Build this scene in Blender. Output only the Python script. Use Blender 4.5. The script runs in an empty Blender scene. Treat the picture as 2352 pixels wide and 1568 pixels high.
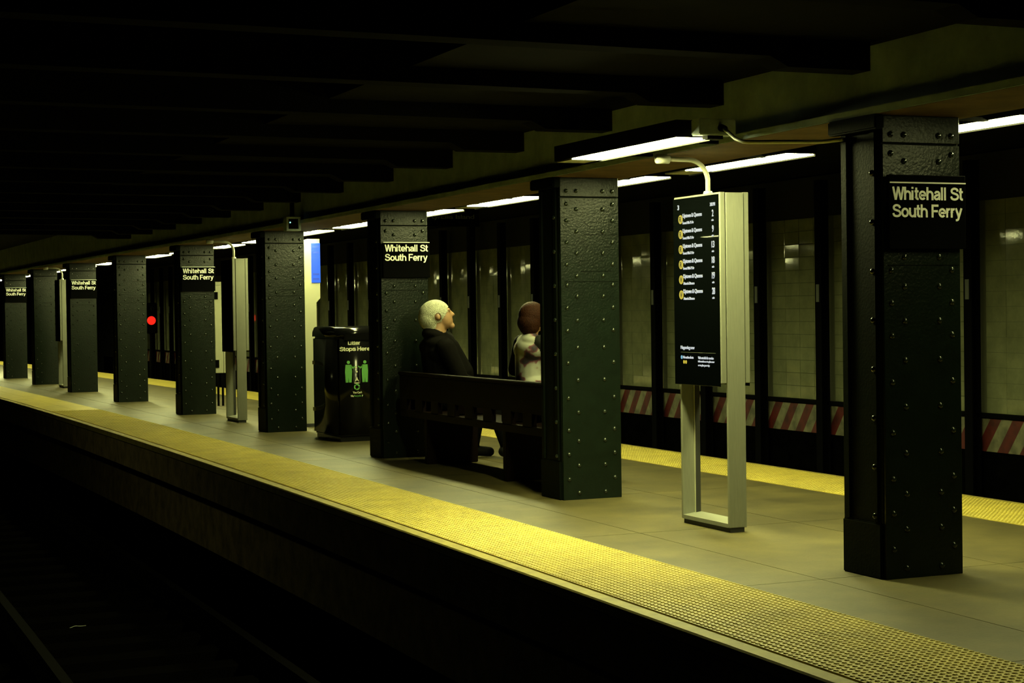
import bpy, bmesh, math, random
from mathutils import Vector, Matrix, noise

# ------------------------------------------------------------------ camera, world, exposure
random.seed(4)
S = bpy.context.scene
COL = S.collection
FOC = 4000.0
TH, PITCH, ROLL, CAMH = math.atan(1706 / FOC), math.atan(73 / FOC), 0.014, 1.4
fw = Vector((math.sin(TH) * math.cos(PITCH), math.cos(TH) * math.cos(PITCH), -math.sin(PITCH)))
r0 = Vector((math.cos(TH), -math.sin(TH), 0)); u0 = r0.cross(fw)
up = u0 * math.cos(ROLL) + r0 * math.sin(ROLL); rt = r0 * math.cos(ROLL) - u0 * math.sin(ROLL)
cd = bpy.data.cameras.new('camera'); cam = bpy.data.objects.new('camera', cd); COL.objects.link(cam)
cd.sensor_width = 36; cd.lens = FOC / 2352 * 36; cd.clip_start = 0.05; cd.clip_end = 300
mw = Matrix((rt, up, -fw)).transposed().to_4x4(); mw.translation = (0, 0, CAMH)
cam.matrix_world = mw
S.camera = cam
W = bpy.data.worlds.new('world'); S.world = W; W.use_nodes = True
W.node_tree.nodes['Background'].inputs[0].default_value = (0, 0, 0, 1)
W.node_tree.nodes['Background'].inputs[1].default_value = 0
S.view_settings.view_transform = 'Standard'; S.view_settings.look = 'None'
S.view_settings.exposure = 0.0; S.view_settings.gamma = 1; S.view_settings.use_curve_mapping = False
LAMP = 74.0                      # strength of the fluorescent lenses
LAMP_COL = (0.97, 1.0, 0.38)

def bend(Y):                     # the platform curves gently to the left far away
    return -.0009 * (Y - 18) ** 2

# ------------------------------------------------------------------ materials
MATS = {}
def mat(name, col, rough=.6, metal=0., bump=0., bscale=40., var=0., vscale=6., emit=None, es=0., spec=.5, coat=0., stretch=None):
    if name in MATS: return MATS[name]
    m = bpy.data.materials.new(name); m.use_nodes = True
    nt = m.node_tree; b = nt.nodes['Principled BSDF']
    b.inputs['Base Color'].default_value = (*col, 1); b.inputs['Roughness'].default_value = rough
    b.inputs['Metallic'].default_value = metal; b.inputs['Specular IOR Level'].default_value = spec
    b.inputs['Coat Weight'].default_value = coat
    if emit: b.inputs['Emission Color'].default_value = (*emit, 1); b.inputs['Emission Strength'].default_value = es
    if var or bump:
        g = nt.nodes.new('ShaderNodeNewGeometry'); src = g.outputs['Position']
        if stretch:
            mp = nt.nodes.new('ShaderNodeMapping'); mp.inputs['Scale'].default_value = stretch
            nt.links.new(src, mp.inputs['Vector']); src = mp.outputs['Vector']
    if var:
        n = nt.nodes.new('ShaderNodeTexNoise'); n.inputs['Scale'].default_value = vscale; n.inputs['Detail'].default_value = 8
        n.inputs['Roughness'].default_value = .65
        nt.links.new(src, n.inputs['Vector'])
        rmp = nt.nodes.new('ShaderNodeValToRGB'); e = rmp.color_ramp.elements
        e[0].position = .3; e[1].position = .72
        e[0].color = (*[c * (1 - var) for c in col], 1); e[1].color = (*[min(1, c * (1 + var * .7)) for c in col], 1)
        nt.links.new(n.outputs['Fac'], rmp.inputs[0]); nt.links.new(rmp.outputs[0], b.inputs['Base Color'])
    if bump:
        n2 = nt.nodes.new('ShaderNodeTexNoise'); n2.inputs['Scale'].default_value = bscale; n2.inputs['Detail'].default_value = 4
        nt.links.new(src, n2.inputs['Vector'])
        bp = nt.nodes.new('ShaderNodeBump'); bp.inputs['Strength'].default_value = bump; bp.inputs['Distance'].default_value = .01
        nt.links.new(n2.outputs['Fac'], bp.inputs['Height']); nt.links.new(bp.outputs[0], b.inputs['Normal'])
    MATS[name] = m
    return m

M_CONC = mat('platform_concrete', (.085, .069, .024), .5, var=.5, vscale=2.2, bump=.15, bscale=60)
M_EDGE = mat('edge_concrete', (.22, .165, .08), .85, var=.6, vscale=5, bump=.4, bscale=25)
M_BED = mat('soot_ballast', (.002, .002, .0018), .95, var=.6, vscale=9, bump=.6, bscale=30, spec=.0)
M_YEL = mat('tactile_yellow', (.46, .365, .055), .55, var=.25, vscale=3.5)
M_LIP = mat('yellow_edge_board', (.30, .24, .05), .65, var=.4, vscale=9)
M_COLUMN = mat('column_paint_shaded', (.0030, .0045, .0030), .5, var=.3, vscale=14, bump=.14, bscale=70, spec=.03)  # same paint as the front plates, darker and duller for the shaded sides
M_PLATE = mat('column_paint_lit', (.0038, .0074, .0045), .30, var=.3, vscale=14, bump=.25, bscale=60, spec=.22)  # same paint as the shaft, greener and shinier for the lit front faces
M_RIVET = mat('rivet_paint', (.009, .013, .009), .16, spec=.6)
M_GIRD = mat('grey_green_girder_paint', (.38, .48, .56), .7, var=.3, vscale=4, bump=.2, bscale=18)
M_SOFF = mat('rusty_soffit_paint', (.13, .075, .038), .75, var=.4, vscale=5)
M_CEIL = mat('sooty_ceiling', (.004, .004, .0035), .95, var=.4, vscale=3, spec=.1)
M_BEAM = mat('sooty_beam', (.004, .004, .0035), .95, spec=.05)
M_TILE = mat('glazed_wall_tile', (.25, .265, .155), .06, var=.3, vscale=3.2, bump=.03, bscale=16)
M_GROUT = mat('unlit_wall_core', (.010, .010, .008), .9)  # wall core blackened to stand for the unlit wall above the tiles
M_JOINT = mat('tile_joint', (.12, .125, .075), .9)
M_POST = mat('black_post_paint', (.003, .003, .003), .8, spec=.02)
M_STEEL = mat('brushed_steel', (.22, .225, .18), .45, metal=.4, var=.12, vscale=7, stretch=(30, 30, 1.5))
M_STEELD = mat('shadow_gap_steel', (.03, .03, .028), .6, metal=.3)
M_GLASS = mat('black_screen_glass', (.0008, .0011, .0011), .015, spec=.5)
M_SCRW = mat('screen_white', (.02, .02, .02), .2, emit=(.88, .95, 1.0), es=.62)
M_SCRY = mat('screen_yellow', (.02, .02, .02), .2, emit=(.80, .62, .05), es=.62)
M_SCRB = mat('screen_cyan', (.02, .02, .02), .2, emit=(.3, .75, 1.0), es=.6)
M_SCRK = mat('screen_black_print', (.01, .01, .008), .3)
M_SIGNB = mat('sign_black_enamel', (.002, .002, .002), .8, spec=.01)
M_SIGNW = mat('sign_white_vinyl', (.95, .95, .90), .5)
M_SIGND = mat('sign_dull_white', (.12, .135, .12), .6)  # white print and plates toned down to a dull grey
M_HOUSE = mat('lamp_housing_black', (.004, .004, .004), .7, spec=.05)
M_ENDW = mat('lamp_end_cover_white', (.6, .6, .52), .5)
M_LENS = mat('fluorescent_lens', (.9, .9, .85), .3, emit=LAMP_COL, es=LAMP)
M_LENSD = mat('dimmed_fluorescent_lens', (.9, .9, .85), .3, emit=LAMP_COL, es=LAMP * .36)  # weaker lens for the added strip and the one over the opposite platform
M_LENSN = mat('new_fluorescent_lens', (.9, .9, .85), .3, emit=LAMP_COL, es=LAMP * 2.45)
M_PIPE = mat('galvanised_conduit', (.6, .6, .5), .5)
M_BOX = mat('grey_junction_box', (.50, .60, .65), .6, var=.2, vscale=20)
M_BIN = mat('black_gloss_bin', (.003, .003, .003), .16, spec=.22)
M_BINW = mat('bin_white_print', (.6, .6, .42), .5)
M_BING = mat('bin_green_print', (.09, .30, .06), .5)
M_WOOD = mat('dark_bench_wood', (.004, .0018, .0012), .5, spec=.05, var=.4, vscale=10, stretch=(8, 1, 8))
M_PALE = mat('pale_enamel_panel', (.34, .34, .24), .4)
M_BLUE = mat('lit_blue_panel', (.004, .015, .06), .4, emit=(.01, .13, .95), es=1.0)
M_BLUED = mat('blue_panel_lettering', (.01, .03, .2), .4, emit=(.005, .04, .45), es=1.0)
M_RED = mat('red_signal_lens', (.4, .02, .01), .3, emit=(1.0, .02, .01), es=1.1)
M_LED = mat('camera_led', (.1, .3, .3), .3, emit=(.4, 1.0, .9), es=1.2)
M_RAIL = mat('rail_steel', (.003, .0028, .0025), .9, spec=.02)
M_TIE = mat('creosote_tie', (.002, .0018, .0015), .95, spec=.0)
M_PAPER = mat('dirty_paper', (.30, .32, .25), .8)
M_SKIN = mat('skin', (.24, .135, .068), .5)
M_SKINW = mat('skin_pale', (.25, .14, .075), .5)
M_HAIRW = mat('white_hair', (.32, .32, .23), .7, var=.35, vscale=60, bump=.8, bscale=120)
M_HAIRR = mat('auburn_hair', (.022, .006, .002), .7, spec=.1, var=.4, vscale=60, bump=.6, bscale=120)
M_JACKET = mat('black_jacket', (.003, .0027, .0023), .9, spec=.04, bump=.3, bscale=25)
M_TROUS = mat('black_trousers', (.003, .003, .003), .9, spec=.04)
M_SHOE = mat('black_shoe', (.004, .004, .004), .5, spec=.1)
M_CARDI = mat('charcoal_sleeve', (.012, .012, .010), .8, spec=.1)
M_EYEW = mat('eye', (.5, .5, .45), .2)

def stripe_mat():
    m = bpy.data.materials.new('red_white_hazard_stripes'); m.use_nodes = True; nt = m.node_tree
    b = nt.nodes['Principled BSDF']; b.inputs['Roughness'].default_value = .6
    g = nt.nodes.new('ShaderNodeNewGeometry'); s = nt.nodes.new('ShaderNodeSeparateXYZ'); nt.links.new(g.outputs['Position'], s.inputs[0])
    def mth(op, a, bb):
        n = nt.nodes.new('ShaderNodeMath'); n.operation = op
        for i, v in enumerate((a, bb)):
            if v is None: continue
            if isinstance(v, (int, float)): n.inputs[i].default_value = v
            else: nt.links.new(v, n.inputs[i])
        return n.outputs[0]
    v = mth('MULTIPLY_ADD', s.outputs['Z'], .72); v.node.inputs[2].default_value = 0; nt.links.new(s.outputs['Y'], v.node.inputs[2])
    fr = mth('FRACT', mth('DIVIDE', v, .335), None)
    lt = mth('LESS_THAN', fr, .5)
    ns = nt.nodes.new('ShaderNodeTexNoise'); ns.inputs['Scale'].default_value = 7; ns.inputs['Detail'].default_value = 6
    nt.links.new(g.outputs['Position'], ns.inputs['Vector'])
    mx = nt.nodes.new('ShaderNodeMix'); mx.data_type = 'RGBA'; nt.links.new(lt, mx.inputs[0])
    mx.inputs[6].default_value = (.25, .24, .145, 1); mx.inputs[7].default_value = (.12, .010, .008, 1)
    rp = nt.nodes.new('ShaderNodeValToRGB'); rp.color_ramp.elements[0].position = .35; rp.color_ramp.elements[1].position = .6
    rp.color_ramp.elements[0].color = (.45, .45, .45, 1)
    nt.links.new(ns.outputs['Fac'], rp.inputs[0])
    m2 = nt.nodes.new('ShaderNodeMix'); m2.data_type = 'RGBA'; m2.blend_type = 'MULTIPLY'; m2.inputs[0].default_value = 1
    nt.links.new(mx.outputs[2], m2.inputs[6]); nt.links.new(rp.outputs[0], m2.inputs[7]); nt.links.new(m2.outputs[2], b.inputs['Base Color'])
    return m
M_STRIPE = stripe_mat()

def print_mat():                 # white blouse with a dark plum print
    m = bpy.data.materials.new('white_plum_print_fabric'); m.use_nodes = True; nt = m.node_tree
    b = nt.nodes['Principled BSDF']; b.inputs['Roughness'].default_value = .8
    g = nt.nodes.new('ShaderNodeNewGeometry'); n = nt.nodes.new('ShaderNodeTexNoise')
    n.inputs['Scale'].default_value = 7.5; n.inputs['Detail'].default_value = 2.5; nt.links.new(g.outputs['Position'], n.inputs['Vector'])
    r = nt.nodes.new('ShaderNodeValToRGB'); e = r.color_ramp.elements
    e[0].position = .46; e[0].color = (.30, .30, .25, 1); e[1].position = .62; e[1].color = (.02, .012, .02, 1)
    x = e.new(.52); x.color = (.27, .265, .22, 1); x = e.new(.56); x.color = (.13, .035, .05, 1)
    nt.links.new(n.outputs['Fac'], r.inputs[0]); nt.links.new(r.outputs[0], b.inputs['Base Color'])
    return m
M_PRINT = print_mat()

# ------------------------------------------------------------------ mesh helpers
def link(o, parent=None):
    COL.objects.link(o)
    if parent is not None: o.parent = parent
    return o
def tag(o, label=None, cat=None, group=None, kind=None):
    if label: o['label'] = label
    if cat: o['category'] = cat
    if group: o['group'] = group
    if kind: o['kind'] = kind
    return o
def empty(name, loc=(0, 0, 0), rz=0.):
    o = bpy.data.objects.new(name, None); o.empty_display_size = .1; o.location = loc; o.rotation_euler = (0, 0, rz)
    return link(o)
def mobj(name, me, m=None, parent=None, loc=None):
    o = bpy.data.objects.new(name, me)
    if m is not None and not me.materials: me.materials.append(m)
    if loc is not None: o.location = loc
    return link(o, parent)
def bm_mesh(name, bm, smooth=False):
    bmesh.ops.recalc_face_normals(bm, faces=bm.faces)
    me = bpy.data.meshes.new(name); bm.to_mesh(me); bm.free()
    if smooth:
        for p in me.polygons: p.use_smooth = True
    return me
def box(bm, a, b, bevel=0., seg=2):
    x0, y0, z0 = a; x1, y1, z1 = b
    v = [bm.verts.new(p) for p in ((x0, y0, z0), (x1, y0, z0), (x1, y1, z0), (x0, y1, z0), (x0, y0, z1), (x1, y0, z1), (x1, y1, z1), (x0, y1, z1))]
    fs = [bm.faces.new([v[i] for i in q]) for q in ((0, 3, 2, 1), (4, 5, 6, 7), (0, 1, 5, 4), (1, 2, 6, 5), (2, 3, 7, 6), (3, 0, 4, 7))]
    if bevel:
        es = list({e for f in fs for e in f.edges})
        bmesh.ops.bevel(bm, geom=es, offset=bevel, segments=seg, affect='EDGES')
def boxes(name, lst, m, parent=None, bevel=0., loc=None, seg=2):
    bm = bmesh.new()
    for a, b in lst: box(bm, a, b, bevel, seg)
    return mobj(name, bm_mesh(name, bm), m, parent, loc)
def cyl(bm, p0, p1, r0_, r1_=None, n=12, caps=True):
    p0 = Vector(p0); p1 = Vector(p1); r1_ = r0_ if r1_ is None else r1_
    d = (p1 - p0).normalized(); a = d.orthogonal().normalized(); b = d.cross(a)
    A = [bm.verts.new(p0 + (a * math.cos(t) + b * math.sin(t)) * r0_) for t in [2 * math.pi * i / n for i in range(n)]]
    B = [bm.verts.new(p1 + (a * math.cos(t) + b * math.sin(t)) * r1_) for t in [2 * math.pi * i / n for i in range(n)]]
    for i in range(n): bm.faces.new((A[i], A[(i + 1) % n], B[(i + 1) % n], B[i]))
    if caps: bm.faces.new(A[::-1]); bm.faces.new(B)
def tube(name, pts, r, m, parent=None, n=10):
    bm = bmesh.new(); pts = [Vector(p) for p in pts]; rings = []
    a = None
    for i, p in enumerate(pts):
        d = (pts[min(i + 1, len(pts) - 1)] - pts[max(i - 1, 0)]).normalized()
        a = d.orthogonal().normalized() if a is None else (a - d * a.dot(d)).normalized()
        b = d.cross(a)
        rings.append([bm.verts.new(p + (a * math.cos(2 * math.pi * k / n) + b * math.sin(2 * math.pi * k / n)) * r) for k in range(n)])
    for A, B in zip(rings, rings[1:]):
        for k in range(n): bm.faces.new((A[k], A[(k + 1) % n], B[(k + 1) % n], B[k]))
    bm.faces.new(rings[0][::-1]); bm.faces.new(rings[-1])
    return mobj(name, bm_mesh(name, bm, True), m, parent)
def arc(c, ex, ey, r, a0, a1, n=8):
    return [Vector(c) + (Vector(ex) * math.cos(a0 + (a1 - a0) * i / n) + Vector(ey) * math.sin(a0 + (a1 - a0) * i / n)) * r for i in range(n + 1)]
def sweep(name, prof, m, y0=1.0, y1=66., step=1.0, parent=None, off=bend):
    """closed (X, z) profile swept along the platform, following its bend"""
    bm = bmesh.new(); rings = []; n = int(round((y1 - y0) / step))
    for i in range(n + 1):
        y = y0 + (y1 - y0) * i / n
        rings.append([bm.verts.new((x + off(y), y, z)) for x, z in prof])
    k = len(prof)
    for A, B in zip(rings, rings[1:]):
        for i in range(k): bm.faces.new((A[i], A[(i + 1) % k], B[(i + 1) % k], B[i]))
    bm.faces.new(rings[0]); bm.faces.new(rings[-1][::-1])
    return mobj(name, bm_mesh(name, bm), m, parent)
_tc = {}
def text_mesh(txt, width, height=None, bold=.0, depth=.0015):
    key = (txt, width, height, bold, depth)
    if key in _tc: return _tc[key]
    cu = bpy.data.curves.new('lettering', 'FONT'); cu.body = txt; cu.offset = bold; cu.extrude = .02; cu.resolution_u = 4
    cu.space_character = .92
    o = bpy.data.objects.new('lettering', cu); COL.objects.link(o)
    dg = bpy.context.evaluated_depsgraph_get(); dg.update()
    me = bpy.data.meshes.new_from_object(o.evaluated_get(dg)); COL.objects.unlink(o); bpy.data.objects.remove(o); bpy.data.curves.remove(cu)
    xs = [v.co.x for v in me.vertices]; ys = [v.co.y for v in me.vertices]
    sx = width / (max(xs) - min(xs)); sy = sx if height is None else height / (max(ys) - min(ys))
    for v in me.vertices:
        v.co = ((v.co.x - min(xs)) * sx, (v.co.y - min(ys)) * sy, v.co.z / .02 * depth)
    me.materials.clear(); _tc[key] = me
    return me
def _arc(cx_, cy_, rx, ry, a0, a1, n=14):
    return [(cx_ + rx * math.cos(math.radians(a0 + (a1 - a0) * i / n)), cy_ + ry * math.sin(math.radians(a0 + (a1 - a0) * i / n))) for i in range(n + 1)]
def _spl(P, n=6):
    P = [Vector(p) for p in P]; out = []
    for i in range(len(P) - 1):
        a, b, c, d = P[max(i - 1, 0)], P[i], P[i + 1], P[min(i + 2, len(P) - 1)]
        for k in range(n):
            t = k / n; out.append(tuple(.5 * ((2 * b) + (c - a) * t + (2 * a - 5 * b + 4 * c - d) * t * t + (3 * b - a - 3 * c + d) * t ** 3)))
    return out + [tuple(P[-1])]
_Sp = [(.63, .70), (.56, .85), (.36, .92), (.17, .86), (.10, .73), (.17, .60), (.36, .53), (.57, .45), (.65, .29), (.57, .14), (.36, .08), (.14, .14), (.06, .31)]
GLY = {'W': (.98, [[(.065, 1), (.275, 0)], [(.275, 0), (.49, 1)], [(.49, 1), (.705, 0)], [(.705, 0), (.915, 1)]]), 'h': (.62, [[(.085, 0), (.085, 1)], [(.085, .38)] + _arc(.30, .40, .215, .25, 180, 0) + [(.515, 0)]]),
       'i': (.26, [[(.085, 0), (.085, .73)], [(.085, .85), (.085, 1)]]), 't': (.37, [[(.15, .95), (.15, .22)] + _arc(.28, .22, .13, .14, 180, 270, 8) + [(.34, .08)], [(0, .665), (.34, .665)]]),
       'e': (.64, [[(.09, .36), (.53, .36)] + _arc(.31, .365, .235, .285, 0, 318, 26)]),
       'a': (.62, [_arc(.30, .47, .19, .18, 170, 0) + [(.49, .10), (.56, .06)], _spl([(.49, .42), (.30, .39), (.11, .30), (.10, .16), (.22, .08), (.38, .12), (.49, .24)])]),
       'l': (.26, [[(.085, 0), (.085, 1)]]), 'S': (.73, [_spl(_Sp)]), 'o': (.65, [_arc(.32, .365, .235, .285, 0, 360, 28)]),
       'u': (.62, [[(.085, .73), (.085, .33)] + _arc(.30, .33, .215, .25, 180, 360) + [(.515, .73)], [(.515, .73), (.515, 0)]]),
       'F': (.62, [[(.095, 0), (.095, 1)], [(.095, .915), (.60, .915)], [(.095, .49), (.54, .49)]]), 'r': (.40, [[(.085, 0), (.085, .73)], [(.085, .40)] + _arc(.29, .40, .205, .25, 180, 78, 8)]),
       'y': (.58, [[(.05, .73), (.29, .06)], [(.53, .73), (.25, -.09)], _spl([(.275, -.02), (.235, -.13), (.16, -.19), (.04, -.19)])]),
       'L': (.58, [[(.095, 1), (.095, 0)], [(.095, .085), (.56, .085)]]), 'H': (.76, [[(.095, 0), (.095, 1)], [(.62, 0), (.62, 1)], [(.095, .51), (.62, .51)]]),
       'p': (.66, [[(.085, -.22), (.085, .73)], _arc(.33, .365, .235, .285, 0, 360, 28)]), 's': (.58, [_spl([(x * .83, .01 + y * .735) for x, y in _Sp])]), ' ': (.30, [])}
def stroke_text(txt, width, cap, sw=.165, depth=.0015):
    """bold grotesque lettering drawn as ribbons of even width"""
    key = ('stroke', txt, width, cap, sw)
    if key in _tc: return _tc[key]
    total = sum(GLY[c][0] for c in txt) - .06; sx = width / total; bm = bmesh.new(); x0 = 0.
    for c in txt:
        adv, strokes = GLY[c]
        for si, P in enumerate(strokes):
            P = [Vector(p) for p in P]; Lr = []; dz_ = depth + .0003 * si
            for i, p in enumerate(P):
                d0 = (p - P[i - 1]).normalized() if i else None; d1 = (P[i + 1] - p).normalized() if i < len(P) - 1 else None
                d0 = d0 or d1; d1 = d1 or d0; n0 = Vector((-d0.y, d0.x)); n1 = Vector((-d1.y, d1.x)); m = (n0 + n1)
                m = n0 if m.length < .2 else m.normalized(); m = m * min(1.9, 1 / max(.3, m.dot(n0))) * sw / 2
                Lr.append((p + m, p - m))
            f_, b_ = [], []
            for a, b in Lr:
                f_.append([bm.verts.new(((x0 + q.x) * sx, q.y * cap, dz_)) for q in (a, b)]); b_.append([bm.verts.new(((x0 + q.x) * sx, q.y * cap, 0)) for q in (a, b)])
            for i in range(len(P) - 1):
                bm.faces.new((f_[i][0], f_[i][1], f_[i + 1][1], f_[i + 1][0]))
                for k in (0, 1): bm.faces.new((f_[i][k], f_[i + 1][k], b_[i + 1][k], b_[i][k]))
            for e in (0, -1): bm.faces.new((f_[e][0], f_[e][1], b_[e][1], b_[e][0]))
        x0 += adv
    me = bm_mesh('lettering', bm); _tc[key] = me
    return me
RY = Matrix(((1, 0, 0), (0, 0, -1), (0, 1, 0))).to_4x4()      # text reading towards +X on a face that looks to -Y
RX = Matrix(((0, 0, -1), (-1, 0, 0), (0, 1, 0))).to_4x4()     # text reading towards -Y on a face that looks to -X
def place_text(name, txt, pos, width, height, m, parent, face='Y', bold=.0, mesh=None):
    me = (mesh or text_mesh(txt, width, height, bold)).copy()
    o = mobj(name, me, m, parent)
    mm = (RY if face == 'Y' else RX).copy(); mm.translation = pos
    o.matrix_local = mm
    return o
def copy_tree(o, parent=None, skip=('~',)):
    c = o.copy(); COL.objects.link(c); c.parent = parent
    for ch in o.children:
        if not ch.name.startswith(skip): copy_tree(ch, c, skip)
    return c

# ================================================================== THE SETTING
# ---- platform
floor = sweep('floor', [(3.80, -.012), (3.80, -.36), (4.45, -.42), (4.45, -1.22), (7.45, -1.22), (7.45, -.36), (8.0, -.36), (8.0, -.012)], M_EDGE)
tag(floor, kind='structure')
xs = [4.568, 5.02, 6.15, 7.29]
for r in range(3):               # concrete slabs between the tactile strips
    y = 1.3
    while y < 64:
        y2 = y + 2.085
        bm = bmesh.new(); g = .003
        a, b = bend(y), bend(y2)
        p = [(xs[r] + g + a, y + g), (xs[r + 1] - g + a, y + g), (xs[r + 1] - g + b, y2 - g), (xs[r] + g + b, y2 - g)]
        lo = [bm.verts.new((q[0], q[1], -.012)) for q in p]; hi = [bm.verts.new((q[0], q[1], 0)) for q in p]
        bm.faces.new(hi); bm.faces.new(lo[::-1])
        for i in range(4): bm.faces.new((lo[i], lo[(i + 1) % 4], hi[(i + 1) % 4], hi[i]))
        mobj('concrete_slab', bm_mesh('concrete_slab', bm), M_CONC, floor)
        y = y2
# ---- tactile warning tiles with truncated domes
def tactile_mesh(w, l, domes=True):
    bm = bmesh.new(); g = .0015
    box(bm, (g, g, -.012), (w - g, l - g, .004))
    if domes:
        nx, ny = int(round(w / .036)), int(round(l / .0372))
        for i in range(nx):
            for j in range(ny):
                cx_, cy_ = (i + .5) * w / nx, (j + .5) * l / ny
                A = []; B = []
                for k in range(6):
                    t = math.pi * k / 3; A.append(bm.verts.new((cx_ + .0135 * math.cos(t), cy_ + .0135 * math.sin(t), .004)))
                    B.append(bm.verts.new((cx_ + .008 * math.cos(t), cy_ + .008 * math.sin(t), .0088)))
                for k in range(6): bm.faces.new((A[k], A[(k + 1) % 6], B[(k + 1) % 6], B[k]))
                bm.faces.new(B)
    me = bm_mesh('tactile_tile', bm); me.materials.append(M_YEL); return me
TW, TL = .36, .93
tm_d, tm_f = tactile_mesh(TW, TL), tactile_mesh(TW, TL, False)
for base in (3.842, 7.29):
    for row in range(2):
        y = 2.92 if base < 5 else 6.1
        while y < 62:
            o = mobj('tactile_tile', tm_d if y < 26 else tm_f, None, floor)
            sl = (bend(y + TL) - bend(y)) / TL
            o.location = (base + row * TW + bend(y), y, 0); o.rotation_euler = (0, 0, -math.atan(sl))
            y += TL
lip = sweep('edge_board', [(3.742, -.055), (3.742, -.006), (3.748, 0.002), (3.826, 0.002), (3.826, -.055)], M_LIP, parent=floor)
lip2 = sweep('edge_board', [(8.02, -.055), (8.02, 0.0), (8.09, 0.0), (8.09, -.055)], M_LIP, parent=floor)

# ---- track beds, rails, ties
bed = boxes('track_bed_floor', [((-.2, 0, -1.4), (12, 66, -1.22))], M_BED); tag(bed, kind='structure')
def rail(x, y0, y1, label):
    prof = [(-.07, 0), (.07, 0), (.07, .012), (.012, .03), (.012, .11), (.036, .12), (.036, .155), (-.036, .155), (-.036, .12), (-.012, .11), (-.012, .03), (-.07, .012)]
    o = sweep('track_rail', [(x + a, -1.10 + b) for a, b in prof], M_RAIL, y0, y1, 2.0)
    tag(o, label, 'rail', 'running rails in the track beds')
rail(1.75, 3, 64, 'dark steel running rail in the near track bed, farther from the platform')
rail(3.185, 3, 64, 'dark steel running rail in the near track bed, closest under the platform edge')
rail(8.85, 8, 64, 'dark steel running rail of the far track nearest the yellow strip')
rail(10.285, 8, 64, 'dark steel running rail of the far track beside the striped wall base')
bm = bmesh.new(); box(bm, (-1.2, -.11, -1.22), (1.2, .11, -1.10), .01, 1); tie_me = bm_mesh('tie', bm); tie_me.materials.append(M_TIE)
for cx_, ya, yb in ((2.47, 8, 46), (9.57, 12, 40)):
    y = ya
    while y < yb:
        mobj('tie', tie_me, None, bed, (cx_ + bend(y), y, 0)); y += .61

# ---- far tiled wall
wall = boxes('wall_far', [((11.22, 8, -1.22), (11.5, 66, 2.9))], M_GROUT); tag(wall, kind='structure')
PY0, PP = 14.23, 1.348
RH, TLW = .152, (PP - .12) / 4
bm = bmesh.new(); box(bm, (-.012, .002, .002), (0.01, TLW - .002, RH - .002), .003, 1); tile_me = bm_mesh('wall_tile', bm); tile_me.materials.append(M_TILE)
rest = bmesh.new()
boxes('joint_bed', [((11.2125, 11.4, .30), (11.2215, 58.7, .30 + 14 * RH))], M_JOINT, wall)
for k in range(-2, 33):
    yb = PY0 + PP * k + .06
    for i in range(14):
        for j in range(4):
            rot = Matrix.Rotation(random.gauss(0, .006), 4, 'Z') @ Matrix.Rotation(random.gauss(0, .006), 4, 'Y')
            mm = Matrix.Translation((11.218, yb + (j + .5) * TLW, .30 + (i + .5) * RH)) @ rot @ Matrix.Translation((0, -TLW / 2, -RH / 2))
            if 0 <= k < 5:
                o = mobj('wall_tile', tile_me, None, wall); o.matrix_local = mm
            else:
                t = bmesh.new(); box(t, (-.012, .002, .002), (0.01, TLW - .002, RH - .002)); t.transform(mm)
                vm = {v: rest.verts.new(v.co) for v in t.verts}
                for f in t.faces: rest.faces.new([vm[v] for v in f.verts])
                t.free()
o = mobj('wall_tiling', bm_mesh('wall_tiling', rest), M_TILE, wall); o['kind'] = 'stuff'
boxes('lower_wall_face', [((11.17, 8, -1.22), (11.22, 64, -.085))], M_BED, wall)
band = boxes('striped_board', [((11.16, 8, -.08), (11.20, 60, .255))], M_STRIPE, wall)
boxes('ledge', [((11.12, 8, .262), (11.22, 60, .296))], M_POST, wall)
for k in range(-3, 32):
    y = PY0 + PP * k
    t = empty('wall_post', (11.08, y, -1.22))
    boxes('flange', [((-.055, -.062, 0), (-.04, .062, 4.05)), ((.04, -.062, 0), (.055, .062, 4.05))], M_POST, t)
    boxes('web', [((-.04, -.012, 0), (.04, .012, 4.05))], M_POST, t)
    if k >= 0: boxes('number_plate', [((-.062, -.03, 2.66), (-.055, .03, 2.86))], M_SIGND, t)
    if k >= 0:
        n = k + 1
        od = '%d%s' % (n, 'th' if 10 < n % 100 < 14 else {1: 'st', 2: 'nd', 3: 'rd'}.get(n % 10, 'th'))
        tag(t, 'slim black steel post against the tiled far wall, %s of its row from the right' % od, 'post', 'posts along the far wall')
    else:
        od = {-1: 'first', -2: 'second', -3: 'third'}[k]
        tag(t, 'slim black steel post by the far wall, %s beyond the right picture edge' % od, 'post', 'posts along the far wall')

# ---- ceiling, cross beams, girder on the columns
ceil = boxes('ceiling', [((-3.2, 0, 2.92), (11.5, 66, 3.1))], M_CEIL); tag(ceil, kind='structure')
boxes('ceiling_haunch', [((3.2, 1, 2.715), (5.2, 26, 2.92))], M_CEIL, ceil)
for k in range(-3, 14):
    y = 7.33 + 1.5 * k
    bm = bmesh.new()
    prof = [(5.20, 2.57), (4.72, 2.57), (4.62, 2.62), (-3.0, 2.66), (-3.0, 2.92), (5.20, 2.92)]
    A = [bm.verts.new((x + bend(y), y, z)) for x, z in prof]; B = [bm.verts.new((x + bend(y), y + .16, z)) for x, z in prof]
    bm.faces.new(A); bm.faces.new(B[::-1])
    for i in range(6): bm.faces.new((A[i], A[(i + 1) % 6], B[(i + 1) % 6], B[i]))
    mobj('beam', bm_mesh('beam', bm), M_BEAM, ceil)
RIGHT = [5.676, 5.797, 5.838, 5.832, 5.745, 5.628, 5.540, 5.467, 5.394]      # far-track edge of each column
CY = [7.38 + 4.17 * n for n in range(9)]
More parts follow.
